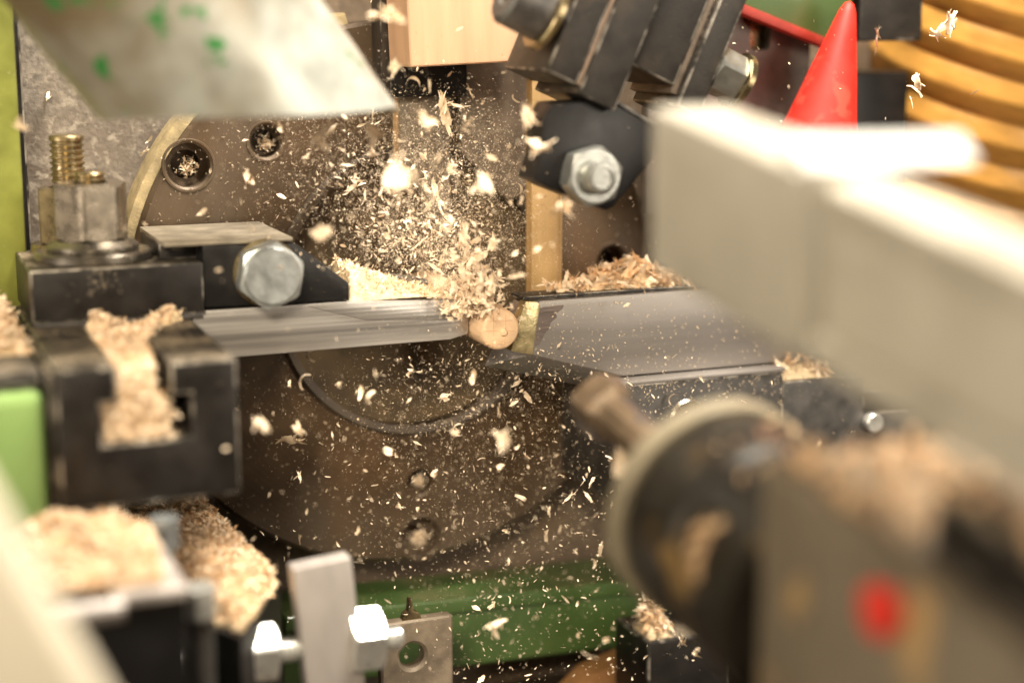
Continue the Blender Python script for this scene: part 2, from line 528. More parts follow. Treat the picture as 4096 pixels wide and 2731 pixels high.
# ------------------------------------------------------------------ the turned dowel
dw = thing('dowel', 'pale round beech dowel being cut between the two steel blades', 'dowel', (0, 0, 0))
prof = [(0, -6.6), (2.5, -6.55), (5.3, -6.4), (6.0, -6.0), (6.35, -5.3), (6.5, -2.0), (6.6, 4), (6.7, 30), (6.7, 54)]
dwb = emit('dowel_body', lathe(prof, (.2, 0, 1.0), (-0.07, 1, 0.07), 64, jag=.012), m_dowel, dw, 50)
for x0, z0, x1, z1, wd in [(-5.6, 0.4, 5.8, -0.6, .16), (-5.0, 3.4, 4.6, 2.9, .12), (-4.4, -3.9, 4.8, -3.8, .14), (-2.4, 5.6, -2.2, -5.4, .14), (2.0, 5.8, 1.6, -5.8, .12)]:
    n = 14
    bm = bmesh.new()
    prev = None
    for i in range(n + 1):
        t = i / n
        x, z = x0 + (x1 - x0) * t, z0 + (z1 - z0) * t
        rr = math.hypot(x, z)
        y = np.interp(rr, [0, 2.5, 5.3, 6.0, 6.35], [-6.6, -6.55, -6.4, -6.0, -5.3]) - 0.05 + (.07 * x - .07 * z)
        j = random.uniform(-.12, .12)
        if abs(x1 - x0) > abs(z1 - z0):
            a, b = (x, y, z + j + wd), (x, y, z + j - wd)
        else:
            a, b = (x + j + wd, y, z), (x + j - wd, y, z)
        a, b = (a[0] + .1, a[1], a[2] + .5), (b[0] + .1, b[1], b[2] + .5)
        cur = [bm.verts.new(a), bm.verts.new(b), bm.verts.new((b[0], y + .3, b[2])), bm.verts.new((a[0], y + .3, a[2]))]
        if prev:
            for k in range(4):
                bm.faces.new((prev[k], prev[(k + 1) % 4], cur[(k + 1) % 4], cur[k]))
        prev = cur
    emit('growth_ring', bm, m_grain, dwb, 0)
nb = lathe([(0, -1.0), (0.9, -0.9), (1.25, -0.4), (1.3, 0.3), (0, 0.4)], (1.2, -6.4, 0.1), 'Y', 14, jag=0.22)
emit('centre_nib', nb, m_dowel, dwb, 40)

# ------------------------------------------------------------------ tool holder with T-slot block
ts = thing('slotted_block', 'black steel block with a T-shaped slot packed with sawdust', 'tool block', (-115.5, -20, -26.2))
TP = [(-138, -26.2), (-93, -26.2), (-93, 9.5), (-109.9, 9.5), (-109.9, 1.2), (-105, 1.2), (-105, -10.2), (-127.2, -10.2), (-127.2, 0.6), (-123.2, 0.6), (-123.2, 9.5), (-138, 9.5)]
emit('block', prism(TP, -60, 44, 0.75), m_black, ts)
emit('side_cover', box(-139.6, -138.05, -58, 40, -24, 8.2, 0.4), m_tool, ts)

cl = thing('clamp_bar', 'flat dark clamp bar bolted on top of the slotted block', 'clamp', (-113, 20, 9.6))
emit('bar', box(-137, -89, 0, 45, 11.0, 25.7, 0.5), m_black, cl)
emit('packing_strip', box(-136.4, -89.5, 0.8, 44, 9.55, 10.95, 0.1), m_grey, cl)

# two clamp studs with nuts
def stud(cx, cy, z0, ztop, nut_r, nut_h, wash_r, label, mn, mw, sr, flange):
    t = thing('clamp_stud', label, 'stud nut', (cx, cy, z0))
    emit('washer', lathe([(sr, 0), (wash_r - .5, 0), (wash_r, .5), (wash_r, 2.3), (wash_r - .6, 2.9), (sr, 2.9), (sr, 0)], (cx, cy, z0 + .02), 'Z', 64), mw, t)
    zb = z0 + 2.95
    if flange:
        emit('flange', lathe([(sr, 0), (flange - .4, 0), (flange, .5), (flange, 1.4), (flange - 2.2, 3.0), (sr, 3.2), (sr, 0)], (cx, cy, zb), 'Z', 64), mw, t)
        zb += 3.0
    emit('nut', hexnut((cx, cy, zb), nut_r, nut_h, 'Z', sr, phase=R(12)), mn, t)
    emit('threaded_stud', thread((cx, cy, z0 + .1), sr * .99, ztop - z0, 1.75, 'Z'), m_brassy, t)
    return t
stud(-117.2, 18.5, 25.7, 51.0, 11.0, 16.4, 16.6, 'shiny flanged hex nut and washer on the clamp bar, short stud end', m_nut, m_wash, 4.6, 13.2)
stud(-121.0, 36.5, 25.7, 60.5, 9.6, 16.5, 11.8, 'brassy hex nut with long threaded stud end, behind the flanged nut', m_brassy, m_brassy, 5.1, None)

# holder plate over the cutter, with its hex bolt
hp = thing('cutter_holder', 'dark steel tool holder with sloping nose pressing on the bright striped cutter', 'tool holder', (-70, 14, 11.2))
hpp = emit('plate', prism([(-88.6, 12.3), (-45.4, 11.7), (-45.4, 17.0), (-61.4, 29.6), (-88.6, 30.2)], 1.0, 26, 0.45), m_black2, hp)
emit('lit_top_pad', box(-99.6, -62.0, 1.6, 44, 30.3, 31.4, 0.3), mat('lit_holder_top', (.30, .26, .20), .42, .5, .3, 9, bump=.12), hp)  # thin paler plate paints the light reflected off the holder's top
emit('side_shoulder', box(-99.6, -88.7, 9.5, 43.5, 25.8, 30.2, 0.3), m_black, hp)
emit('rear_body', prism([(-88.6, 12.4), (-48, 12), (-50, 20), (-61.6, 30.1), (-88.6, 30.1)], 26.1, 43, 0.4), m_black2, hp)
hb = thing('hex_bolt', 'grey zinc hex bolt head on the dark tool holder with sloping nose', 'bolt', (-70.5, 0.9, 21.6))
emit('bolt_head', hexnut((-70.5, -7.4, 21.6), 10.2, 7.0, 'Y', None, phase=R(10)), m_zincd, hb)
emit('washer_face', lathe([(0, 0), (9.9, 0), (9.9, 1.1), (0, 1.1)], (-70.5, -.35, 21.6), 'Y', 48), m_brassy, hb)
emit('crown', lathe([(0, 0), (7.9, 0), (8.6, .9), (0, .9)], (-70.5, -8.1, 21.6), 'Y', 48), m_zincd, hb)

lb = thing('cutting_blade', 'bright striped steel cutter beneath the dark sloping tool holder', 'blade', (-50, 7, -3.2))
lbb = emit('blade_body', prism([(-92, -3.2), (-13, -2.8), (-7.2, -1.5), (-6.8, 4.5), (-10.5, 9.4), (-45, 11.3), (-92, 11.0)], 2.2, 15, 0.25,
     poly2=[(-92, -3.2), (-20, -2.8), (-16.5, -1.5), (-15.5, 4.5), (-18, 9.4), (-45, 11.3), (-92, 11.0)]), m_blade, lb)
emit('bevel_land', prism([(-58, 10.6), (-45, 10.9), (-11.5, 9.0), (-8.2, 4.8), (-8.2, 3.2), (-40, 5.2)], 1.6, 2.15, 0.15), m_blade, lbb)
emit('back_iron', prism([(-60, 9.0), (-16, 8.0), (-9.5, 10.5), (-12.5, 12.6), (-24, 14.6), (-40, 17.6), (-60, 18.5)], 27, 31, 0.4), m_grey, lb)

# ------------------------------------------------------------------ carbide tipped cutter and its block
rb = thing('tipped_cutter', 'grey ground steel cutter with a gold tip beside the dowel', 'blade', (60, 6, -19))
F_ = [(13.6, -9.2), (45.2, -18.6), (46.2, -18.6), (118, -18.6), (118, 7.8), (16.4, 7.6), (12.2, 5.5)]
B_ = [(2.0, -14.2), (41.2, -25.0), (41.3, -22.05), (118, -22.05), (118, 7.8), (16.4, 7.8), (12.2, 7.0)]
rbb = emit('cutter_body', prism(F_, 0, 12, 0.25, poly2=B_), m_grind, rb)
emit('carbide_tip', prism([(6.2, -7.5), (13.55, -9.3), (16.1, 6.4), (15.2, 7.5), (11.2, 7.9), (9.6, 4.0)], -0.35, 4.5, 0.25), m_carbide, rbb)
emit('braze_scar', prism([(16.2, 5.6), (24.5, 6.0), (23.6, 4.6), (21.6, 3.4), (22.0, 2.2), (19.8, .6), (19.2, -1.4), (17.6, -3.0), (16.0, -6.2), (14.6, -6.6), (14.9, -2)], -0.06, 0.3, 0), mat('heat_stained_steel', (0.22, 0.175, 0.155), 0.42, .7, .4, 5, stretch=(.12, 1, 1), bump=.2), rbb, 0)
emit('top_land', prism([(11.0, 7.95), (118, 7.95), (118, 9.0), (11.6, 9.0)], 2, 12, 0.2), m_black, rb)

cb = thing('cutter_block', 'dark stepped steel block carrying the gold tipped cutter', 'tool block', (90, 8, -60))
fbk = emit('front_block', box(41.5, 101.5, -6.2, 40, -60, -20.4, 0.5), m_grey, cb)
emit('seat_strip', box(41.0, 101.8, -6.8, -0.3, -20.3, -19.0, 0.3), m_grind, cb)
emit('rear_step', prism([(101.8, -60), (190, -60), (190, -38), (160, -38), (134.5, -38), (134.5, -24.2), (101.8, -24.2)], -5.5, 46, 0.45), m_grey, cb)
emit('low_step', box(134.8, 178, -4.5, 46, -37.9, -30.2, 0.4), m_tool, cb)
sc_ = emit('socket_screw', lathe([(2.2, .8), (2.4, 0), (5.6, -0.7), (6.4, .2), (6.4, 3), (2.2, 3), (2.2, .8)], (66, -6.6, -33), 'Y', 36), m_nut, fbk)
emit('notch_screw', lathe([(0, -2), (3, -2), (3.4, -1.5), (3.4, 1), (0, 1)], (137.5, -6.6, -41), 'Y', 24), m_zinc, cb)

# ------------------------------------------------------------------ dust extraction duct
def duct():
    t = thing('suction_duct', 'slanted galvanised suction duct with flaking green paint', 'duct', (-84, -40, 70))
    a = Vector((0.60, 0.06, -0.80)).normalized()
    e2 = Vector((0, 1, 0))
    e2 = (e2 - a * e2.dot(a)).normalized()
    e1 = e2.cross(a)
    if e1.x < 0:
        e1 = -e1
    r = 32.2
    bm = bmesh.new()
    seg, rows = 96, 30
    c0 = Vector((-82.0, -34, 70.8))
    grid = {}
    for side, rr in ((0, r), (1, r - 1.3)):
        for k in range(seg):
            th = 2 * math.pi * k / seg
            off = (e1 * math.cos(th) + e2 * math.sin(th)) * rr
            p = c0 + off
            cut = 70.4 + 1.4 * math.cos(th) ** 3 - 3.0 * max(0, math.cos(th)) ** 24 
            tb = (cut - p.z) / a.z
            tt = (165 - p.z) / a.z
            for j in range(rows + 1):
                s = j / rows
                q = p + a * (tb * (1 - s) + tt * s)
                dent = 0.35 * math.sin(th * 3 + s * 9) * math.sin(s * 11 + th)
                q = q + off.normalized() * dent * min(1, s * 6)
                grid[side, k, j] = bm.verts.new(q)
    for k in range(seg):
        k2 = (k + 1) % seg
        for j in range(rows):
            bm.faces.new((grid[0, k, j], grid[0, k2, j], grid[0, k2, j + 1], grid[0, k, j + 1]))
            bm.faces.new((grid[1, k, j], grid[1, k, j + 1], grid[1, k2, j + 1], grid[1, k2, j]))
        bm.faces.new((grid[0, k, 0], grid[1, k, 0], grid[1, k2, 0], grid[0, k2, 0]))
        bm.faces.new((grid[0, k, rows], grid[0, k2, rows], grid[1, k2, rows], grid[1, k, rows]))
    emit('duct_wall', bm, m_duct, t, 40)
    bm = lathe([(33.2, 0), (33.9, .6), (33.9, 9), (33.2, 9.6), (33.2, 0)], c0 - a * 95, tuple(a), 64)
    emit('clamp_band', bm, m_zinc, t)
    return t
duct()

# ------------------------------------------------------------------ beech guide block, black clamp and bars behind
wb = emit('guide_block', box(-20.6, 21.5, 15, 36, 80.6, 150, 1.0, 3), m_beech, loc=(0, 25, 80.6))
wb.rotation_euler = (0, R(-2.4), 0)
tag(wb, 'planed beech wood block hanging above the cutters', 'wood block')
bk = thing('guide_clamp', 'black steel clamp behind the beech wood block', 'clamp', (-8, 40, 70))
emit('jaw', box(-19.2, 6.0, 37, 47, 69.8, 140, 0.5), m_black2, bk)
emit('jaw_edge_strip', box(-22.8, -19.3, 38, 47.5, 70.4, 140, 0.4), m_tool, bk)
gb = thing('guide_bar', 'narrow vertical steel bar hanging under the black clamp', 'bar', (-7, 41, 20))
emit('bar', prism([(-16.2, 69.7), (1.3, 69.7), (1.3, 24), (-3.5, 30.0), (-16.2, 51)], 41, 44.5, 0.3), m_back, gb)
emit('bar_edge', box(-16.9, -16.25, 40.8, 44.6, 50, 69.7, 0.1), m_plyedge, gb)
gp = thing('backing_plate', 'flat grey plate hanging beside the plywood strip', 'plate', (14, 44, 40))
emit('plate', prism([(6.2, 130), (30, 130), (30, 40), (24, 34), (6.2, 52)], 44, 47, 0.4), m_back, gp)
ps = thing('plywood_strip', 'tall narrow plywood strip standing behind the gold tipped cutter', 'strip', (29, 28, 4))
psf = emit('face', box(24.2, 33.2, 26.0, 31, 4.0, 130, 0.2), m_ply, ps)
for i in range(3):
    emit('ply', box(33.25 + i * .62, 33.80 + i * .62, 26.1 + .12 * (i % 2), 31, 4.0, 130, 0.05), m_plyedge if i % 2 else m_ply, psf)

# ------------------------------------------------------------------ tilted tool head above the cutters
th = thing('tool_head', 'tilted dark steel tool head of clamped plates with a big socket screw', 'tool head', (30, -30, 90), rot=(0, 24, 0))
# un-rotated layout: plates stand upright side by side along x, then the whole head leans
emit('front_plate', box(7.5, 17.6, -40, -8, 69, 140, 0.6), m_tool, th)
emit('shim', box(17.7, 18.9, -39.2, -9, 69.5, 139, 0.1), mat('tan_shim', (0.30, 0.21, 0.15), .6, 0, .2), th)
emit('middle_plate', box(19.0, 31.5, -40.3, -8, 67, 140, 0.6), m_tool, th)
emit('rear_plate', box(31.6, 49.0, -34, -2, 82, 140, 0.7), m_tool, th)
emit('end_plate', box(51.2, 59.5, -36, -6, 77, 132, 0.7), m_tool, th)
emit('spacer', box(49.05, 51.15, -33, -6, 80, 135, 0.3), mat('rubbed_tan_spacer', (0.20, 0.155, 0.12), .55, .2, .3), th)
ss = emit('socket_screw', lathe([(3.6, 5), (3.7, -0.2), (7.4, -0.2), (8.6, .9), (8.7, 12), (5, 12), (5, 5), (3.6, 5)], (-10.0, -34, 84.5), 'X', 48), m_grey, th)
emit('screw_washer', lathe([(4, 0), (10.6, 0), (11, .4), (11, 2.0), (10.6, 2.4), (4, 2.4), (4, 0)], (2.2, -34, 84.5), 'X', 48), m_brassy, th)
emit('screw_shank', lathe([(0, 0), (4.8, 0), (4.8, 6), (0, 6)], (2, -34, 84.5), 'X', 24), m_grey, th)
hx = emit('clamp_nut', hexnut((59.6, -30, 92.5), 7.6, 9.5, 'X', 3.8, phase=R(20)), m_zincs, th)
emit('nut_washer', lathe([(3.8, 0), (8.6, 0), (8.6, 1.8), (3.8, 1.8), (3.8, 0)], (69.1, -30, 92.5), 'X', 36), m_brassy, th)

bp2 = thing('swing_plate', 'black angular swing plate below the tilted tool head', 'plate', (18, -33, 55))
emit('plate', prism([(-1.5, 49.5), (4.0, 46.6), (21.6, 39.6), (24, 40.5), (36.2, 53.6), (37.2, 63.0), (22, 71.6), (4.5, 70.8), (1.6, 66), (1.0, 56)], -36, -24, 0.8), m_black2, bp2)
emit('bright_edge', prism([(21.6, 71.9), (37.0, 63.3), (37.5, 64.2), (22.2, 72.8)], -35.8, -25, 0.2), m_grey, bp2)
sn = thing('swing_nut', 'bright zinc hex nut and bolt end on the black swing plate', 'nut', (15, -36, 50.2))
emit('nut', hexnut((15.0, -43.0, 50.2), 9.0, 6.9, 'Y', 4.4, phase=R(14)), m_zincs, sn)
emit('bolt_end', lathe([(0, .8), (2.9, .8), (3.1, 0), (4.3, .3), (4.9, 1.6), (4.9, 6), (4.3, 9), (0, 9)], (15.0, -47.6, 50.2), 'Y', 40), m_zincs, sn)

# ------------------------------------------------------------------ behind: slotted bracket, red cone, green plate, hose
bkt = thing('slotted_bracket', 'dull grey bracket plate with a keyhole slot behind the tool head', 'bracket', (100, 24, 40))
bpl = emit('plate', box(66, 128, 26, 31, 30, 150, 0.6), mat('bracket_grey', (0.14, 0.125, 0.11), .5, .4, .3, 8, dust=DUSTC, dust_amt=.1), bkt)
cutmesh(bpl, [emit('cutter', lathe([(0, -4), (6.6, -4), (6.6, 10), (0, 10)], (107, 26, 97), 'Y', 32), m_bore), emit('cutter', box(104, 112, 22, 44, 84, 97, 2), m_bore)])
emit('slot_back', box(97, 119, 31.3, 32.5, 78, 108, 0.2), m_brassy, bkt)
gpl = thing('green_guard_plate', 'green guard plate with a dull red rim above the red cone', 'guard plate', (118, 18, 92), rot=(0, 19, 0))
emit('panel', box(92, 134, 16.5, 20.5, 91.5, 125, 0.5), m_green, gpl)
emit('red_rim', box(92, 134, 15, 20.3, 88.3, 91.4, 0.4), m_redp, gpl)
rc = thing('red_cone', 'bright red tapered plastic cone in front of the amber hose', 'cone', (108.5, 4, 24))
emit('cone_body', lathe([(0, 0), (25, 0), (19, 1.5), (10.4, 37), (7.9, 48), (4.7, 61), (2.8, 68.5), (1.5, 71.2), (0, 72)], (112.5, 4, 30), (0.23, 0, 1), 48), m_red, rc, 60)
emit('cone_foot', lathe([(0, 0), (23, 0), (23, 5), (19, 6), (0, 6)], (108.5, 4, 24), 'Z', 48), m_black2, rc)
db = emit('dark_slide_block', box(142, 168, 18, 40, 87, 140, 1.0), m_tool)
db.rotation_euler = (0, R(0), 0)
tag(db, 'dark square slide block beside the amber hose', 'block')
bt = emit('black_hose_base', box(146, 181, 42, 66, -149, 76, 2), m_black2)
tag(bt, 'black upright box standing behind the red cone', 'box')

hz = thing('corrugated_hose', 'amber translucent looking corrugated rubber hose beside the red cone', 'hose', (229, 62, 60), rot=(17, 7, 0))
pitch = 15.4
zz = -40
k = 0
while zz < 210:
    pr = []
    for i in range(13):
        t = i / 12
        pr.append((47.6 + 2.6 * (1 - abs(2 * t - 1)) ** .7, t * pitch))
    emit('hose_ring', lathe(pr, (229, 62, zz), 'Z', 96), m_amber, hz, 60)
    zz += pitch
    k += 1

# ------------------------------------------------------------------ near guard rail
gd = thing('guard_rail', 'cream painted guard rail with a square end cap, slanting past the cutters', 'guard rail', (-27, -161, 43), rot=(8.3, 0, 0))
emit('end_cap', prism([(-217, 42.5), (-160, 42.5), (-155.2, 75.5), (-212.2, 75.5)], -27, -8.5, 1.2, axis='X', seg=3), m_cream2, gd)
rbm = emit('rail_beam', prism([(-330, 43.6), (-218.6, 43.6), (-214.2, 74.0), (-330, 74.0)], -22.4, -9.2, 1.5, axis='X', seg=3), m_cream, gd)
emit('side_flange', box(-25.8, -22.4, -330, -220, 42.6, 47.6, .8, 3), m_cream, rbm)
emit('side_flange', box(-25.8, -22.4, -330, -220, 71.4, 74.4, .8, 3), m_cream, rbm)
emit('glare_strip', prism([(-213, 75.6), (-205, 75.6), (-205, 79.2), (-207, 79.6)], -25.5, 11.0, 0.7, axis='X', seg=3), m_glare, gd)  # white wedge added as the lamp's reflection on the rail's glossy edge

# ------------------------------------------------------------------ tailstock on the dowel's axis
tl = thing('tailstock', 'taupe tailstock with dark barrel and red button, dusted with ochre sawdust', 'tailstock', (-4, -88, -4.5), rot=(8.3, 0, 0))
emit('drill_tip', lathe([(0, 0), (2.5, -.3), (7.0, -2.2), (7.6, -4), (7.6, -13), (5.2, -15), (5.2, -66), (0, -66)], (-4, -82, -4.5), 'Y', 9, jag=.12), mat('stained_drill', (.15, .105, .065), .45, .5, .4, 8, second=(.10, .085, .075), s_mm=14, s_at=.5, s_w=.1), tl)
emit('drill_flute', prism([(-9.5, -11), (-5.5, -12.6), (-4.2, -2), (-7.4, 1.5)], -95, -84.5, 0.5), mat('flute_steel', (.22, .2, .2), .3, .8, .2), tl)
emit('collar', lathe([(0, 2), (24.0, 2), (26.2, 0), (26.2, -4), (25.4, -5), (0, -5)], (-4, -148, -6.5), 'Y', 72), m_ring, tl)
emit('barrel', lathe([(0, 0), (23.8, 0), (24.2, -1), (24.2, -18), (23, -20), (24.6, -22), (24.6, -45), (0, -48)], (-4, -153.2, -6.5), 'Y', 72), m_dark, tl)
tbd = emit('body', prism([(-330, -62), (-211, -62), (-198, 28.4), (-330, 28.4)], -24, 60, 3.0, axis='X', seg=3), m_taupe, tl)
emit('dark_cover', box(-19, 62, -330, -243, 28.5, 42, 2.0, 3), m_black, tl)
emit('stop_button', lathe([(0, 0), (3.6, 0), (4.4, -.8), (4.6, -3.0), (3.6, -3.6), (0, -3.8)], (-24.0, -243, 19.3), 'X', 36), m_redb, tbd)

# ------------------------------------------------------------------ pale green casting, cream front panel
gc = thing('green_casting', 'pale green enamelled casting beside the slotted block', 'casting', (-152, -10, -149))
emit('casting_body', box(-200, -140.2, -56, 50, -149, 3.6, 3.5, 4), m_lgreen, gc)
emit('machined_top', box(-199, -140.6, -52, 50, 3.7, 8.3, 0.8), m_grey, gc)
cp = thing('front_panel', 'smooth cream front panel leaning across the corner of the machine', 'panel', (-178, -215, -60), rot=(0, -24, 0))
emit('panel_sheet', box(-215, -130.3, -232, -206, -150, 90, 3.0, 3), m_panel, cp)

# ------------------------------------------------------------------ lower blocks, milled plate with cross stud
lk = thing('lower_block', 'black step block heaped with pale sawdust beside the milled plate', 'step block', (-128, -80, -149))
emit('block', box(-160, -117.4, -112, -64, -149, -33.5, 0.6), m_black2, lk)
emit('top_plate', box(-133, -116.8, -113, -64, -33.4, -31, 0.3), m_grooved, lk)
emit('edge_pin', lathe([(0, 0), (2.4, 0), (2.6, .4), (2.6, 20), (0, 20)], (-152, -116.5, -32.5), 'X', 24), m_grooved, lk)
ch = thing('chute_plate', 'dark sloping plate under the slotted block, covered with shavings', 'plate', (-95, -20, -149))
emit('plate', prism([(-110.5, 46), (-84, 46), (-78.5, -40), (-98, -77), (-110.5, -52)], -149, -59, 0.4, axis='Z'), m_black2, ch)
sb = thing('small_bolt', 'small bluish zinc bolt standing between the two sawdust heaps', 'bolt', (-112.5, -70, -58))
emit('bolt_head', hexnut((-113.5, -62.5, -37.5), 4.2, 8.0, 'Z', None, phase=.4), m_zincd, sb)
emit('bolt_shank', lathe([(0, 0), (2.6, 0), (2.6, 22), (0, 22)], (-113.5, -62.5, -59), 'Z', 20), m_zincd, sb)
mp = thing('milled_plate', 'bare milled steel plate standing on edge with a cross stud through it', 'plate', (-75, -58, -149), rot=(0, -5.0, 0))
emit('slab', box(-71.5, -55.5, -62, -55, -148.5, -48.0, 0.7), m_grooved, mp)
cs = thing('cross_stud', 'horizontal zinc stud with two bright nuts through the milled plate', 'stud nut', (-90, -66, -63), rot=(0, 2.0, 0))
emit('threaded_stud', thread((-111.5, -58.5, -71), 3.3, 62, 1.4, 'X', 28), m_zinc, cs)
emit('nut', hexnut((-94.5, -58.5, -71), 8.6, 9.5, 'X', 3.5, phase=R(4)), m_zinc, cs)
emit('nut', hexnut((-65.0, -58.5, -70.4), 9.6, 9.0, 'X', 3.5, phase=R(8)), m_zinc, cs)
emit('spacer_tube', lathe([(3.4, 0), (5.6, 0), (5.6, 7), (3.4, 7), (3.4, 0)], (-101.9, -58.5, -71), 'X', 32), m_zinc, cs)
vb = thing('vertical_bolt', 'upright zinc bolt head at the edge of the black step block', 'bolt', (-109, -88, -149))
emit('bolt_head', hexnut((-110.5, -90, -46.5), 4.6, 7.5, 'Z', None, phase=.2), m_zinc, vb)
emit('bolt_shank', lathe([(0, 0), (3.2, 0), (3.2, 11), (4.6, 11), (4.6, 14), (3.2, 14), (3.2, 100), (0, 100)], (-110.5, -90, -146.6), 'Z', 24), m_grey, vb)

# ------------------------------------------------------------------ wood chips
def strip(n, length, width, bend, twist=0.0, jag=0.15, taper=0.5, cup=0.0):
    """a bent sliver: list of verts and quads, with a cupped cross-section."""
    V, Fc = [], []
    for i in range(n + 1):
        t = i / n
        a = bend * (t - 0.5)
        if abs(bend) > 1e-3:
            r = length / bend
            x, z = r * math.sin(a), r * (1 - math.cos(a))
        else:
            x, z = length * (t - 0.5), 0
        w_ = width * (1 - taper * abs(2 * t - 1) ** 1.5) * (1 + random.uniform(-jag, jag))
        tw = twist * (t - .5)
        for k in (-1, 0, 1):
            yy = k * w_ * 0.5
            zz_ = z + cup * width * (abs(k) - .3) + random.uniform(-.04, .04) * width
            V.append((x + random.uniform(-.05, .05) * width, yy * math.cos(tw) - (zz_ - z) * math.sin(tw), zz_ + yy * math.sin(tw)))
    for i in range(n):
        for k in range(2):
            a = i * 3 + k
            Fc.append((a, a + 3, a + 4, a + 1))
    return V, Fc


def joinvf(parts):
    V, Fc = [], []
    for v, f in parts:
        o = len(V)
        V += v
        Fc += [tuple(i + o for i in q) for q in f]
    return V, Fc


def xform(vf, rot, off, s=1.0):
    m = Euler(rot).to_matrix()
    return [tuple((m @ Vector(p)) * s + Vector(off)) for p in vf[0]], vf[1]


def chip_var(kind):
    u = random.uniform
    if kind == 's':      # plump sliver
        return strip(6, 1.0, u(.16, .42), u(.3, 1.6), u(-1.2, 1.2), .42, u(.5, .95), u(.1, .45))
    if kind == 'c':      # curl
        return strip(9, 1.55, u(.22, .36), u(2.4, 4.4), u(-1.2, 1.2), .18, .4, .15)
    if kind == 'b':      # fluffy bundle of torn slivers
        parts = []
        for i in range(random.randint(6, 9)):
            b = strip(4, u(.4, .8), u(.10, .28), u(-.6, 1.6), u(-1, 1), .4, u(.4, .9), .2)
            parts.append(xform(b, (u(-.9, .9), u(-.7, .7), u(-.8, .8)), (u(-.22, .22), u(-.13, .13), u(-.10, .10))))
        return joinvf(parts)
    # feather: a stem splitting into fibres
    parts = [strip(4, .55, u(.24, .36), u(.2, .8), u(-.5, .5), .2, .2, .15)]
    for i in range(random.randint(4, 7)):
        b = strip(5, u(.35, .75), u(.05, .12), u(-1.6, 2.2), u(-.6, .6), .3, .8)
        parts.append(xform(b, (u(-.3, .3), u(-.35, .35), u(-.55, .55)), (u(.25, .5), u(-.12, .12), u(-.05, .1))))
    for i in range(random.randint(1, 3)):
        b = strip(3, u(.3, .5), u(.05, .09), u(-.8, 1.2), 0, .2, .8)
        parts.append(xform(b, (u(-.3, .3), u(-.35, .35), u(-.5, .5) + math.pi), (u(-.45, -.3), u(-.1, .1), 0)))
    return joinvf(parts)


VARS = {k: [chip_var(k) for _ in range(n)] for k, n in (('s', 9), ('c', 7), ('f', 9), ('b', 8))}
TINY = [strip(3, 1.0, random.uniform(.14, .45), random.uniform(0, 1.6), random.uniform(-.9, .9), .45, .85, .25) for _ in range(14)]


def chip_mesh(vf, m, name):
    me = bpy.data.meshes.new(name)
    me.from_pydata([tuple(c * MM for c in p) for p in vf[0]], [], vf[1])
    me.shade_smooth()
    me.materials.append(m)
    return me


CM = {k: [chip_mesh(v, m_chip, 'wood_chip') for v in VARS[k]] for k in VARS}
CMO = {k: [chip_mesh(v, m_chip_o, 'wood_chip') for v in VARS[k][:4]] for k in VARS}

NCHIP = 0


def fly(p, size, kind, label, group, orange=False):
    global NCHIP
    me = random.choice((CMO if orange else CM)[kind])
    o = bpy.data.objects.new('wood_chip', me)
    COL.objects.link(o)
    o.location = Vector(p) * MM
    o.rotation_euler = [random.uniform(0, 6.28) for _ in range(3)]
    o.scale = (size,) * 3
    o['label'], o['category'], o['group'] = label, 'wood chip', group
    NCHIP += 1
    return o


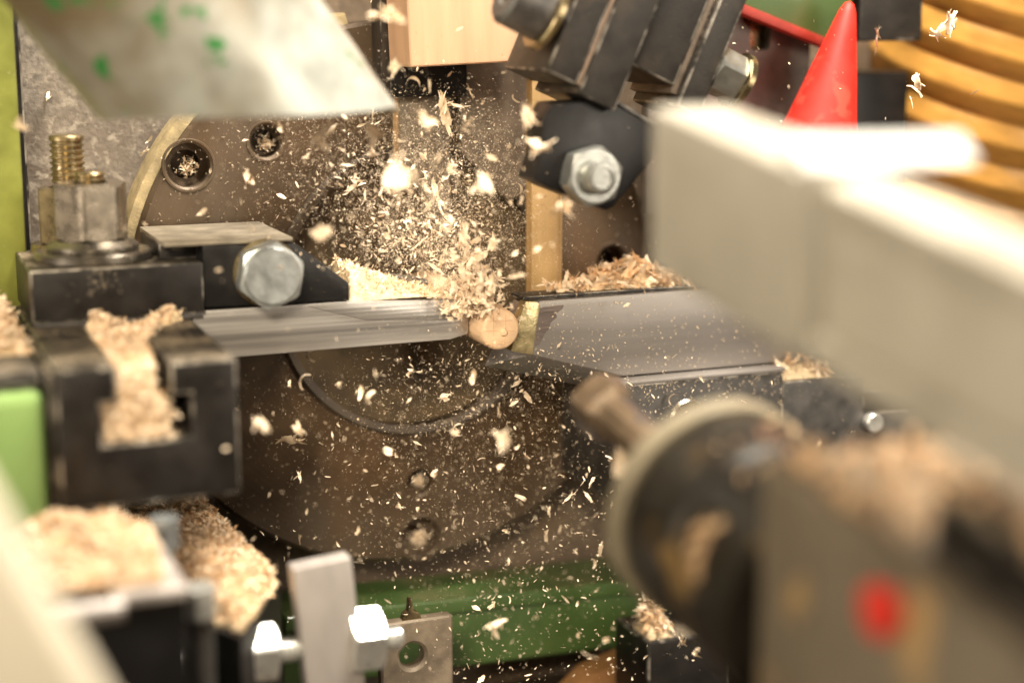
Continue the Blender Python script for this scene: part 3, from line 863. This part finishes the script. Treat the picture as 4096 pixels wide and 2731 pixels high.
CHIPS = [
    (-65.2,-42.8,62.9,8.6,'c'), (-48.0,-35.4,63.1,8.3,'s'), (-50.9,-61.4,54.2,13.5,'s'), (-26.2,-61.1,51.0,9.8,'s'), (-66.5,-47.4,38.6,8.6,'s'),
    (-8.7,-50.3,67.8,9.5,'s'), (-9.6,-60.2,60.8,10.5,'c'), (9.1,-26.0,50.4,6.4,'s'), (-5.4,-65.4,44.3,11.6,'s'), (-34.4,-39.9,67.8,8.3,'s'),
    (-32.7,16.0,65.5,4.2,'s'), (-36.4,-17.7,80.7,6.8,'c'), (-22.8,3.5,76.9,4.4,'c'), (-8.4,17.2,65.4,12.8,'f'), (-3.0,21.1,68.1,8.2,'f'),
    (-46.4,-43.8,94.4,9.2,'s'), (-38.1,19.1,43.6,9.4,'f'), (-99.7,-31.5,50.5,5.2,'s'), (-138.0,-7.2,66.5,5.6,'s'), (-61.9,15.7,-33.6,11.4,'f'),
    (-86.1,-55.2,-9.8,6.8,'s'), (-24.9,-70.3,-16.2,8.7,'s'), (-67.0,-21.2,-20.7,6.2,'c'), (24.6,-21.9,-46.3,5.1,'s'), (18.9,-16.5,-52.3,4.6,'f'),
    (-21.5,-56.4,-74.4,8.1,'s'), (137.8,-35.9,93.8,11.5,'c'), (134.4,-35.3,89.8,6.1,'c'), (127.7,-35.8,74.9,8.9,'s'), (128.7,-11.6,87.3,7.6,'f'),
    (122.9,-40.6,69.2,4.0,'s'), (144.4,-43.1,72.0,3.2,'s'), (-9.7,0.7,10.8,8.0,'f'), (-8.6,-4.0,16.8,9.9,'f'), (-5.0,-3.8,13.9,8.0,'f'),
    (-9.0,6.6,13.9,8.1,'f'), (-10.5,-12.8,23.4,7.8,'c'), (-0.1,-2.1,16.0,6.0,'c'), (-18.6,-7.4,-18.3,5.8,'s'), (6.3,-6.0,-16.6,5.7,'f'),
    (-17.1,-27.9,-8.8,5.8,'s'), (7.8,-9.6,-20.1,5.4,'f'), (-42.7,-21.8,-28.8,5.1,'c'), (-27.5,-24.3,-37.6,5.6,'s'), (-11.3,-35.7,-34.4,5.6,'s'),
    (-47.4,-16.6,-13.2,5.1,'s'), (-20.1,-19.3,-25.6,5.2,'c'), (-63.6,-9.1,-8.8,4.6,'c'), (-15.7,3.3,37.6,7.9,'f'), (-19.1,3.6,32.4,7.3,'f'),
    (-27.6,-3.2,36.2,6.5,'f'), (-11.8,-5.3,30.4,7.9,'f'), (-13.2,14.2,42.0,6.1,'f'), (-5.9,7.0,21.9,6.8,'c'), (-19.4,13.3,25.9,5.4,'f'),
    (-5.3,-13.8,28.5,5.7,'s'), (-39.4,-5.2,56.0,6.4,'s'), (-50.1,0.4,62.3,5.1,'s'), (41.6,-9.9,6.4,2.7,'s'), (30.4,12.2,12.2,4.8,'f'),
    (3.8,-8.6,70.5,4.7,'s'), (9.8,32.4,68.0,5.1,'f'), (4.3,29.7,71.0,5.6,'f'), (25.8,-17.3,-32.5,4.1,'f'), (7.8,-11.4,-39.1,4.9,'f'),
    (18.7,-11.7,-45.8,4.1,'f'), (-73.5,7.0,48.5,5.6,'s'), (-64.2,6.4,63.5,4.6,'s'), (-86.6,10.2,38.8,5.1,'s'), (-124.3,23.6,29.8,4.3,'s'),
    (-124.6,-27.2,23.4,2.1,'s'), (-91.7,-33.9,28.3,4.0,'s'), (-135.8,-55.2,-0.7,3.2,'s'), (-98.9,-72.2,-10.7,2.2,'s'), (50.9,-15.8,-81.6,3.4,'s'),
    (46.6,-15.4,-87.8,4.2,'f'), (23.0,-6.1,-89.2,3.9,'s'), (-11.0,-18.1,-106.8,3.5,'s'), (-30.5,15.3,-89.9,3.1,'s'), (-38.0,21.0,-77.5,3.4,'s'),
    (8.5,3.1,-73.3,3.4,'f'), (18.6,-0.3,-69.9,4.2,'f'), (32.6,-11.8,-71.7,5.3,'f'), (27.9,-11.6,-53.9,4.1,'f'), (53.8,-14.9,32.5,3.2,'s'),
    (63.1,-20.9,-108.4,5.7,'c'), (57.5,-20.8,-103.1,5.6,'c'), (-94.1,50.2,57.7,4.1,'s'), (-94.7,60.4,52.9,3.3,'f'), (-129.4,67.5,72.3,4.9,'f'),
    (-122.6,64.5,71.0,4.1,'f'), (-121.4,67.8,62.7,4.9,'s')]

KN = {'b': 'torn pale wood tuft', 's': 'pale wood sliver', 'c': 'curled pale wood shaving', 'f': 'frayed pale wood shaving'}


def where(p):
    x, y, z = p
    if x > 95:
        return 'floating before the amber hose', 'chips in the air by the amber hose'
    if x < -84 and z > 12:
        return 'floating near the clamp studs and duct', 'chips in the air by the clamp studs'
    if z > 8:
        g = 'chips spraying up above the dowel'
        if x > 20:
            return 'floating between the swing plate and the gold tipped cutter', g
        if z > 62:
            return ('floating just under the suction duct' if x < -40 else 'floating under the beech block'), g
        if x < -44:
            return 'floating above the dark tool holder', g
        if z > 40:
            return ('floating high above the striped cutter' if x < -16 else 'floating high above the dowel'), g
        return ('floating close above the striped cutter' if x < -16 else 'bursting up right above the dowel'), g
    g = 'chips falling below the blades'
    if z < -92:
        return ('falling in front of the green cross rail' if x > -30 else 'falling beside the milled plate'), g
    if z < -55:
        return ('falling past the lower holes of the faceplate' if x < 20 else 'falling above the support post'), g
    if x < -25:
        return 'falling beneath the striped cutter', g
    return ('falling beneath the gold tipped cutter' if x > 14 else 'falling straight beneath the dowel'), g


def sized(s):
    return 'tiny ' if s < 2.2 else 'small ' if s < 3.4 else '' if s < 6 else 'large ' if s < 9 else 'very large '


for x, y, z, s, k in CHIPS:
    if s > 5.5 and k in 'sc':
        k = 'b'
    a, g = where((x, y, z))
    fly((x, y, z), s * 1.0, k, sized(s) + KN[k] + ' ' + a, g)

# further single chips: the plume rising from the cut, and those falling in front of the faceplate
while NCHIP < 292:
    if random.random() < .62:
        t = random.random() ** 0.8
        x = -6 - 48 * t * random.uniform(.0, 1.25) + random.gauss(0, 8 * (.3 + t))
        z = 12 + 52 * t + random.gauss(0, 9 * (.3 + t))
        y = random.gauss(-6, 24)
    else:
        x, y, z = random.uniform(-75, 66), random.gauss(-4, 28), -8 - 105 * random.random() ** 1.3
    if y > 44 or (x < -86) or (2 > z > -20 and x > 0) or (-4 < z < 32 and x < -40):
        continue
    k = random.choice('sscffbb')
    a, g = where((x, y, z))
    s = random.choice([1.6, 2, 2.4, 3, 3.6, 4.6])
    fly((x, y, z), s, k, sized(s) + KN[k] + ' ' + a, g)


def rotmats(n):
    q = rng.normal(size=(n, 4))
    q /= np.linalg.norm(q, axis=1)[:, None]
    w_, x, y, z = q.T
    return np.stack([np.stack([1 - 2 * (y * y + z * z), 2 * (x * y - z * w_), 2 * (x * z + y * w_)], 1),
                     np.stack([2 * (x * y + z * w_), 1 - 2 * (x * x + z * z), 2 * (y * z - x * w_)], 1),
                     np.stack([2 * (x * z - y * w_), 2 * (y * z + x * w_), 1 - 2 * (x * x + y * y)], 1)], 1)


def scatter(name, P, S, variants, m, parent=None, flat=None):
    """many chips joined in one mesh; P positions (mm), S sizes (mm); flat: unit normal they lie against."""
    P = np.asarray(P, float)
    n = len(P)
    Rm = rotmats(n)
    if flat is not None:
        nn = np.asarray(flat, float)
        t1 = np.cross(nn, [0.3, 0.5, 0.81]); t1 /= np.linalg.norm(t1)
        t2 = np.cross(nn, t1)
        a = rng.uniform(0, 6.283, n)
        c1 = np.cos(a)[:, None] * t1 + np.sin(a)[:, None] * t2
        c2 = -np.sin(a)[:, None] * t1 + np.cos(a)[:, None] * t2
        c3 = np.tile(nn, (n, 1)) + rng.normal(size=(n, 3)) * .25
        Rm = np.stack([c1, c2, c3], 2)
    vi = rng.integers(0, len(variants), n)
    VV, FF, o = [], [], 0
    for i in range(len(variants)):
        idx = np.where(vi == i)[0]
        if not len(idx):
            continue
        v = np.array(variants[i][0]); f = np.array(variants[i][1])
        W = np.einsum('nij,vj->nvi', Rm[idx], v) * S[idx][:, None, None] + P[idx][:, None, :]
        VV.append(W.reshape(-1, 3))
        FF.append((f[None] + (o + np.arange(len(idx)) * len(v))[:, None, None]).reshape(-1, 4))
        o += len(idx) * len(v)
    V = np.concatenate(VV); Fc = np.concatenate(FF)
    base = np.array(absloc(parent)) if parent is not None else np.zeros(3)
    V = (V - base) * MM
    me = bpy.data.meshes.new(name)
    me.vertices.add(len(V)); me.vertices.foreach_set('co', V.astype(np.float32).ravel())
    me.loops.add(Fc.size); me.loops.foreach_set('vertex_index', Fc.astype(np.int32).ravel())
    me.polygons.add(len(Fc)); me.polygons.foreach_set('loop_start', np.arange(0, Fc.size, 4, dtype=np.int32))
    me.update(calc_edges=True)
    me.shade_smooth()
    me.materials.append(m)
    ob = bpy.data.objects.new(name, me)
    COL.objects.link(ob)
    if parent is not None:
        ob.parent = parent
    ob['kind'] = 'stuff'
    return ob


# fine sawdust in the air
n = 3600
t = rng.random(n) ** 0.7
P1 = np.stack([-5 - 52 * t * rng.uniform(0, 1.25, n) + rng.normal(0, 9, n) * (.25 + t), rng.normal(0, 8 + 20 * t, n), 9 + 52 * t * rng.uniform(.5, 1.1, n) + rng.normal(0, 9, n) * (.25 + t)], 1)
n2 = 3800
tt = rng.random(n2) ** 1.4
P2 = np.stack([rng.normal(0, 34, n2) + 10 * tt, rng.normal(0, 25, n2), -6 - 110 * tt], 1)
n3 = 1500
P3 = np.stack([rng.uniform(-125, 130, n3), rng.uniform(-40, 46, n3), rng.uniform(-110, 100, n3)], 1)
n4 = 2500
P4 = np.stack([rng.normal(-26, 20, n4), rng.normal(4, 10, n4), 22 + np.abs(rng.normal(0, 14, n4))], 1)
PA = np.concatenate([P1, P2, P3, P4])
PA = PA[(PA[:, 1] < 46) & ~((PA[:, 0] > 4) & (PA[:, 2] < 9) & (PA[:, 2] > -24) & (PA[:, 1] > -1)) & ~((PA[:, 0] < -8) & (PA[:, 2] < 12) & (PA[:, 2] > -4) & (PA[:, 1] > 1))
        & ~((PA[:, 0] < -40) & (PA[:, 2] < 34) & (PA[:, 2] > -30) & (PA[:, 1] > -8))]
S = np.exp(rng.normal(-0.50, 0.62, len(PA)))
S = np.clip(S, .16, 3.2)
S[-1500:] = rng.uniform(.12, .3, 1500)
o = scatter('airborne_sawdust', PA, S, TINY, m_chip)
n = 30000
tt = rng.random(n)
PM = np.stack([rng.normal(-24, 24, n) * (.55 + .6 * tt) + 8 * (1 - tt), rng.normal(10, 15, n), 8 + 58 * tt + rng.normal(0, 8, n)], 1)
n = 9000
PM = np.concatenate([PM, np.stack([rng.normal(2, 30, n), rng.normal(14, 14, n), -4 - np.abs(rng.normal(0, 42, n))], 1)])
PM = PM[(PM[:, 1] < 46) & ~((np.abs(PM[:, 2] - 2) < 14) & (PM[:, 1] > -1) & (PM[:, 1] < 30))]
MOTE = [strip(1, 1.0, random.uniform(.3, .7), .8, .5, .3, .3, .2) for _ in range(6)]
om = scatter('sawdust_motes', PM, np.clip(np.exp(rng.normal(-1.35, .35, len(PM))), .12, .6), MOTE, m_chip)
tag(om, 'haze of the finest sawdust motes hanging behind the chip spray', 'dust', kind='stuff')
tag(o, 'cloud of fine pale sawdust flying around the dowel', 'sawdust', kind='stuff')

# dust clinging to the faceplate and wall
n = 2000
a, r = rng.uniform(0, 6.283, n), 91 * np.sqrt(rng.random(n))
PW = np.stack([-12 + r * np.cos(a), np.full(n, 47.7), 3 + r * np.sin(a)], 1)
PW = PW[np.hypot(PW[:, 0] + 8, PW[:, 2] - 5) > 50]
o = scatter('faceplate_dust', PW, np.clip(np.exp(rng.normal(-.35, .45, len(PW))), .3, 2.2), TINY, m_dustw, flat=(0, -1, 0))
tag(o, 'specks of sawdust stuck to the brown faceplate', 'sawdust', kind='stuff')
n = 900
PW = np.stack([rng.uniform(-132, -80, n), np.full(n, 71.4), rng.uniform(10, 100, n)], 1)
o = scatter('wall_dust', PW, np.clip(np.exp(rng.normal(-.2, .5, n)), .4, 3.0), TINY, m_dustw, flat=(0, -1, 0))
tag(o, 'slivers of sawdust stuck to the grey wall behind the studs', 'sawdust', kind='stuff')
n = 320
PW = np.stack([rng.uniform(18, 102, n), np.full(n, -.25), rng.uniform(-18, 7.5, n)], 1)
PW = PW[PW[:, 2] > -8.5 - (PW[:, 0] - 13) * .29]
n = 420
PW2 = np.stack([rng.uniform(42, 101, n), np.full(n, -6.5), -20 - 28 * rng.random(n) ** 2], 1)
PW = np.concatenate([PW, PW2])
o = scatter('cutter_dust', PW, np.clip(np.exp(rng.normal(-.6, .35, len(PW))), .3, 1.2), TINY, m_chip, flat=(0, -1, 0))
tag(o, 'tiny sawdust crumbs lying on the gold tipped cutter and its block', 'sawdust', kind='stuff')


def heap(name, poly, zfun, n, smin, smax, label, kinds, m_c=None, bed_z=None, res=2.0, orange=.35, lean=.5, taper=3.5):
    """a mound over polygon poly (x, y); zfun gives its top; chips strewn over it. One uncountable mass."""
    t = thing(name, label, 'shavings', (sum(p[0] for p in poly) / len(poly), sum(p[1] for p in poly) / len(poly), bed_z))
    t['kind'] = 'stuff'
    xs = [p[0] for p in poly]; ys = [p[1] for p in poly]

    def inside(x, y):
        c = False
        for (x1, y1), (x2, y2) in zip(poly, poly[1:] + poly[:1]):
            if (y1 > y) != (y2 > y) and x < (x2 - x1) * (y - y1) / (y2 - y1) + x1:
                c = not c
        return c

    def edge_d(x, y):
        best = 1e9
        for (x1, y1), (x2, y2) in zip(poly, poly[1:] + poly[:1]):
            dx, dy = x2 - x1, y2 - y1
            u = max(0, min(1, ((x - x1) * dx + (y - y1) * dy) / (dx * dx + dy * dy)))
            best = min(best, math.hypot(x - x1 - u * dx, y - y1 - u * dy))
        return best
    top = zfun

    def zfun(x, y):
        if taper <= 0:
            return top(x, y)
        return bed_z + (top(x, y) - bed_z) * min(1.0, (edge_d(x, y) + .25) / taper) ** .8
    bm = bmesh.new()
    nx, ny = int((max(xs) - min(xs)) / res) + 1, int((max(ys) - min(ys)) / res) + 1
    vs = {}
    for i in range(nx + 1):
        for j in range(ny + 1):
            x, y = min(xs) + i * (max(xs) - min(xs)) / nx, min(ys) + j * (max(ys) - min(ys)) / ny
            if inside(x, y) or edge_d(x, y) < res * .7:
                vs[i, j] = bm.verts.new((x, y, max(bed_z + .05, zfun(x, y) - .7 + random.uniform(-.7, .5) * min(1, res))))
    for (i, j) in list(vs):
        q = [(i, j), (i + 1, j), (i + 1, j + 1), (i, j + 1)]
        if all(k in vs for k in q):
            bm.faces.new([vs[k] for k in q])
    if len(bm.faces):
        ex = bmesh.ops.extrude_face_region(bm, geom=list(bm.faces))
        for v in ex['geom']:
            if isinstance(v, bmesh.types.BMVert):
                v.co.z = bed_z + .02
        emit('mound', bm, m_heap, t, 60)
    else:
        bm.free()
    P = []
    while len(P) < n:
        x, y = random.uniform(min(xs), max(xs)), random.uniform(min(ys), max(ys))
        if inside(x, y):
            P.append((x, y, max(bed_z, zfun(x, y)) + random.uniform(-.1, lean)))
    P = np.array(P)
    S = rng.uniform(smin, smax, n)
    pick = rng.random(n) < orange
    vv = sum([VARS[k] for k in kinds], [])
    for sel, m in ((pick, m_chip_o), (~pick, m_chip)):
        if sel.sum():
            ob = scatter('loose_chips', P[sel], S[sel], vv, m, t)
    return t


def bump2(x, y, s):
    return math.sin(x * s + 1.3) * math.cos(y * s * .83 + .4) + .5 * math.sin(x * s * 2.3 + y * s * 1.9)


# sawdust in the T slot
heap('slot_sawdust', [(-123, -56.8), (-113.6, -56.8), (-110.6, -30), (-104, -12), (-96, -1), (-122.5, -1)],
     lambda x, y: (9.3 if (y > -56) else 6) + .6 * bump2(x, y, .5) - (max(0, -50 - y)) * .25 + max(0, 5 - abs(y + 4)) * .9 * (x > -122) * (.4 + .5 * math.sin(x * .3)),
     2200, .9, 2.6, 'pale sawdust packed in the T-shaped slot of the black block', 'sf', bed_z=.7, res=1.4, lean=1.1, taper=0)
heap('slot_sawdust_front', [(-126.8, -56.6), (-109.8, -56.6), (-110.2, -46), (-126.8, -46)],
     lambda x, y: -4.2 + 2.2 * bump2(x, y, .6) + (4 if -123 < x < -110.5 else 0), 420, .9, 2.2, 'pale sawdust spilling from the foot of the T-shaped slot', 'sf', bed_z=-10.0, res=1.4, lean=1.2, taper=0)
# fill the slot's face so the section reads as packed
n = 2600
X = rng.uniform(-126.8, -105.6, n); Z = rng.uniform(-12.5, 9, n)
keep = ((Z > 0) & (X > -122.8) & (X < -114.0 + 1.0 * np.sin(Z * 1.7))) | ((Z <= 0) & (Z > -10) & (X < -109.5 + 1.6 * np.sin(Z * 1.1))) | ((Z <= -10) & (X > -122) & (X < -110) & (np.sin(X * 1.3) > -.2))
PF = np.stack([X, -57.6 + rng.uniform(-2.0, 2.5, n), Z], 1)[keep]
o = scatter('slot_face_sawdust', PF, rng.uniform(.7, 2.2, len(PF)), VARS['s'] + VARS['f'], m_chip)
tag(o, 'ragged sawdust bulging out of the T-shaped slot opening', 'shavings', kind='stuff')
# chips on the blade, under the bevelled holder nose
heap('blade_shavings', [(-45, 3), (-30, 3), (-14, 4), (-14, 26), (-45, 26)],
     lambda x, y: 11.2 + max(0, (-20 - x)) * .40 * (1 - max(0, 4 - y) / 8) + .5 * bump2(x, y, .7), 650, .8, 2.6, 'pale shavings heaped on the striped blade against the holder nose', 'sfc', bed_z=10.9, res=1.4, lean=1.0, orange=.25, taper=1.2)
# frayed shavings just leaving the cut
n = 260
PF = np.stack([-7.0 + rng.normal(0, 4.6, n), rng.normal(0, 5, n), 6.0 + np.abs(rng.normal(0, 7.0, n))], 1)
o = scatter('cut_shavings', PF, rng.uniform(1.5, 6.0, n), VARS['f'] + VARS['b'], m_chip)
tag(o, 'tangle of frayed shavings bursting from the top of the dowel', 'shavings', kind='stuff')
# heap on the tipped cutter
heap('cutter_shavings', [(22, 6), (40, 4), (72, 3), (72, 22), (24, 14)],
     lambda x, y: 8.6 + max(0, 7.5 - abs(x - 52) * .32) * max(.1, 1 - abs(y - 11) / 9) + .8 * bump2(x, y, .4), 330, 3.0, 8.0, 'coarse orange shavings heaped on the gold tipped cutter', 'fsf', bed_z=8.2, res=2, orange=.55, lean=2.0)
heap('block_shavings', [(102.5, -4), (121, -4.5), (128, 6), (124, 30), (103, 30)],
     lambda x, y: -23 + max(0, 6 - abs(x - 106) * .35) + .6 * bump2(x, y, .4), 240, 2.5, 6.0, 'orange shavings lying on the stepped cutter block', 'ff', bed_z=-24, res=2, orange=.6, lean=2.0)
# green casting's top
heap('casting_shavings', [(-160, -30), (-140.8, -30), (-140.5, 20), (-160, 50)],
     lambda x, y: 9 + max(0, y + 30) * .16 + .8 * bump2(x, y, .4), 700, 1.5, 4.0, 'pale shavings heaped on top of the pale green casting', 'sfc', bed_z=8.4, res=2, orange=.2, lean=1.0)
# lower heaps
heap('chute_shavings', [(-110, 45), (-84.5, 45), (-79, -40), (-97, -73), (-110, -52)],
     lambda x, y: -56 + 3.0 * math.sin((x + 112) * .09) + .9 * bump2(x, y, .5), 5000, 1.1, 3.2, 'long slope of pale orange shavings below the slotted block', 'sf', bed_z=-58.9, res=1.6, orange=.45, lean=1.5)
heap('step_sawdust', [(-150, -108), (-122, -108), (-117.5, -66), (-150, -64)],
     lambda x, y: -28 + 3.0 * bump2(x, y, .16), 5200, 1.2, 3.4, 'cream coloured sawdust heaped on the black step block', 'sf', bed_z=-30.9, res=1.5, orange=.3, lean=1.8)
heap('post_tuft', [(53.5, -6), (62, -6), (64, 6), (54, 6)],
     lambda x, y: -104 + max(0, 8 - abs(x - 56) * 1.6), 90, 3.0, 7.0, 'tuft of frayed orange shavings caught on the dark support post', 'f', bed_z=-107.9, res=2, orange=.5, lean=2.0)
# tailstock dust
TR = R(8.3)
def tz(x, y, z):
    dy, dz = y + 88, z + 4.5
    return (x, -88 + dy * math.cos(TR) - dz * math.sin(TR), -4.5 + dy * math.sin(TR) + dz * math.cos(TR))
P = []
for i in range(1100):
    x, y = random.uniform(-22, 12), random.uniform(-300, -200)
    P.append(tz(x, y, (29 if y > -243 else 43) + random.random() * 2.5))
for i in range(45):
    a = random.gauss(1.3, .5)
    P.append(tz(-4 + 24.6 * math.cos(a), random.uniform(-195, -158), -6.5 + 25.5 * math.sin(a)))
o = scatter('tailstock_sawdust', np.array(P), rng.uniform(1.5, 4, len(P)), VARS['s'], m_chip_o)
tag(o, 'ochre sawdust lying along the top of the tailstock', 'shavings', kind='stuff')
for (x, y, z, s) in [(-4, -106, -13.5, 15), (-1.5, -111, -9.5, 15), (-6, -103, -16, 12), (1, -112, -12, 13)]:
    fly((x, y, z), s, 's', 'broad pale shaving caught on the tailstock drill tip', 'shavings on the drill tip')
for (x, y, z, s) in [(-26.5, -186, -8, 10), (-27, -185, -14, 9)]:
    fly((x, y, z), s, 'b', 'clotted orange shavings wedged between tailstock barrel and body', 'shavings wedged in the tailstock', orange=True)
# pale plugs of chips in the faceplate holes
for (x, z, r, r2) in holes[:4]:
    n = 110
    P = np.stack([x + rng.normal(0, r * .2, n) + .5, np.full(n, 52.0) + rng.uniform(-1.5, 1.5, n), z - r * .15 + rng.normal(0, r * .2, n)], 1)
    o = scatter('hole_sawdust', P, rng.uniform(1.0, 2.6, n), VARS['s'], m_chip)
    tag(o, 'plug of pale sawdust lodged in a faceplate hole', 'sawdust', 'sawdust plugs in the faceplate holes', 'stuff')
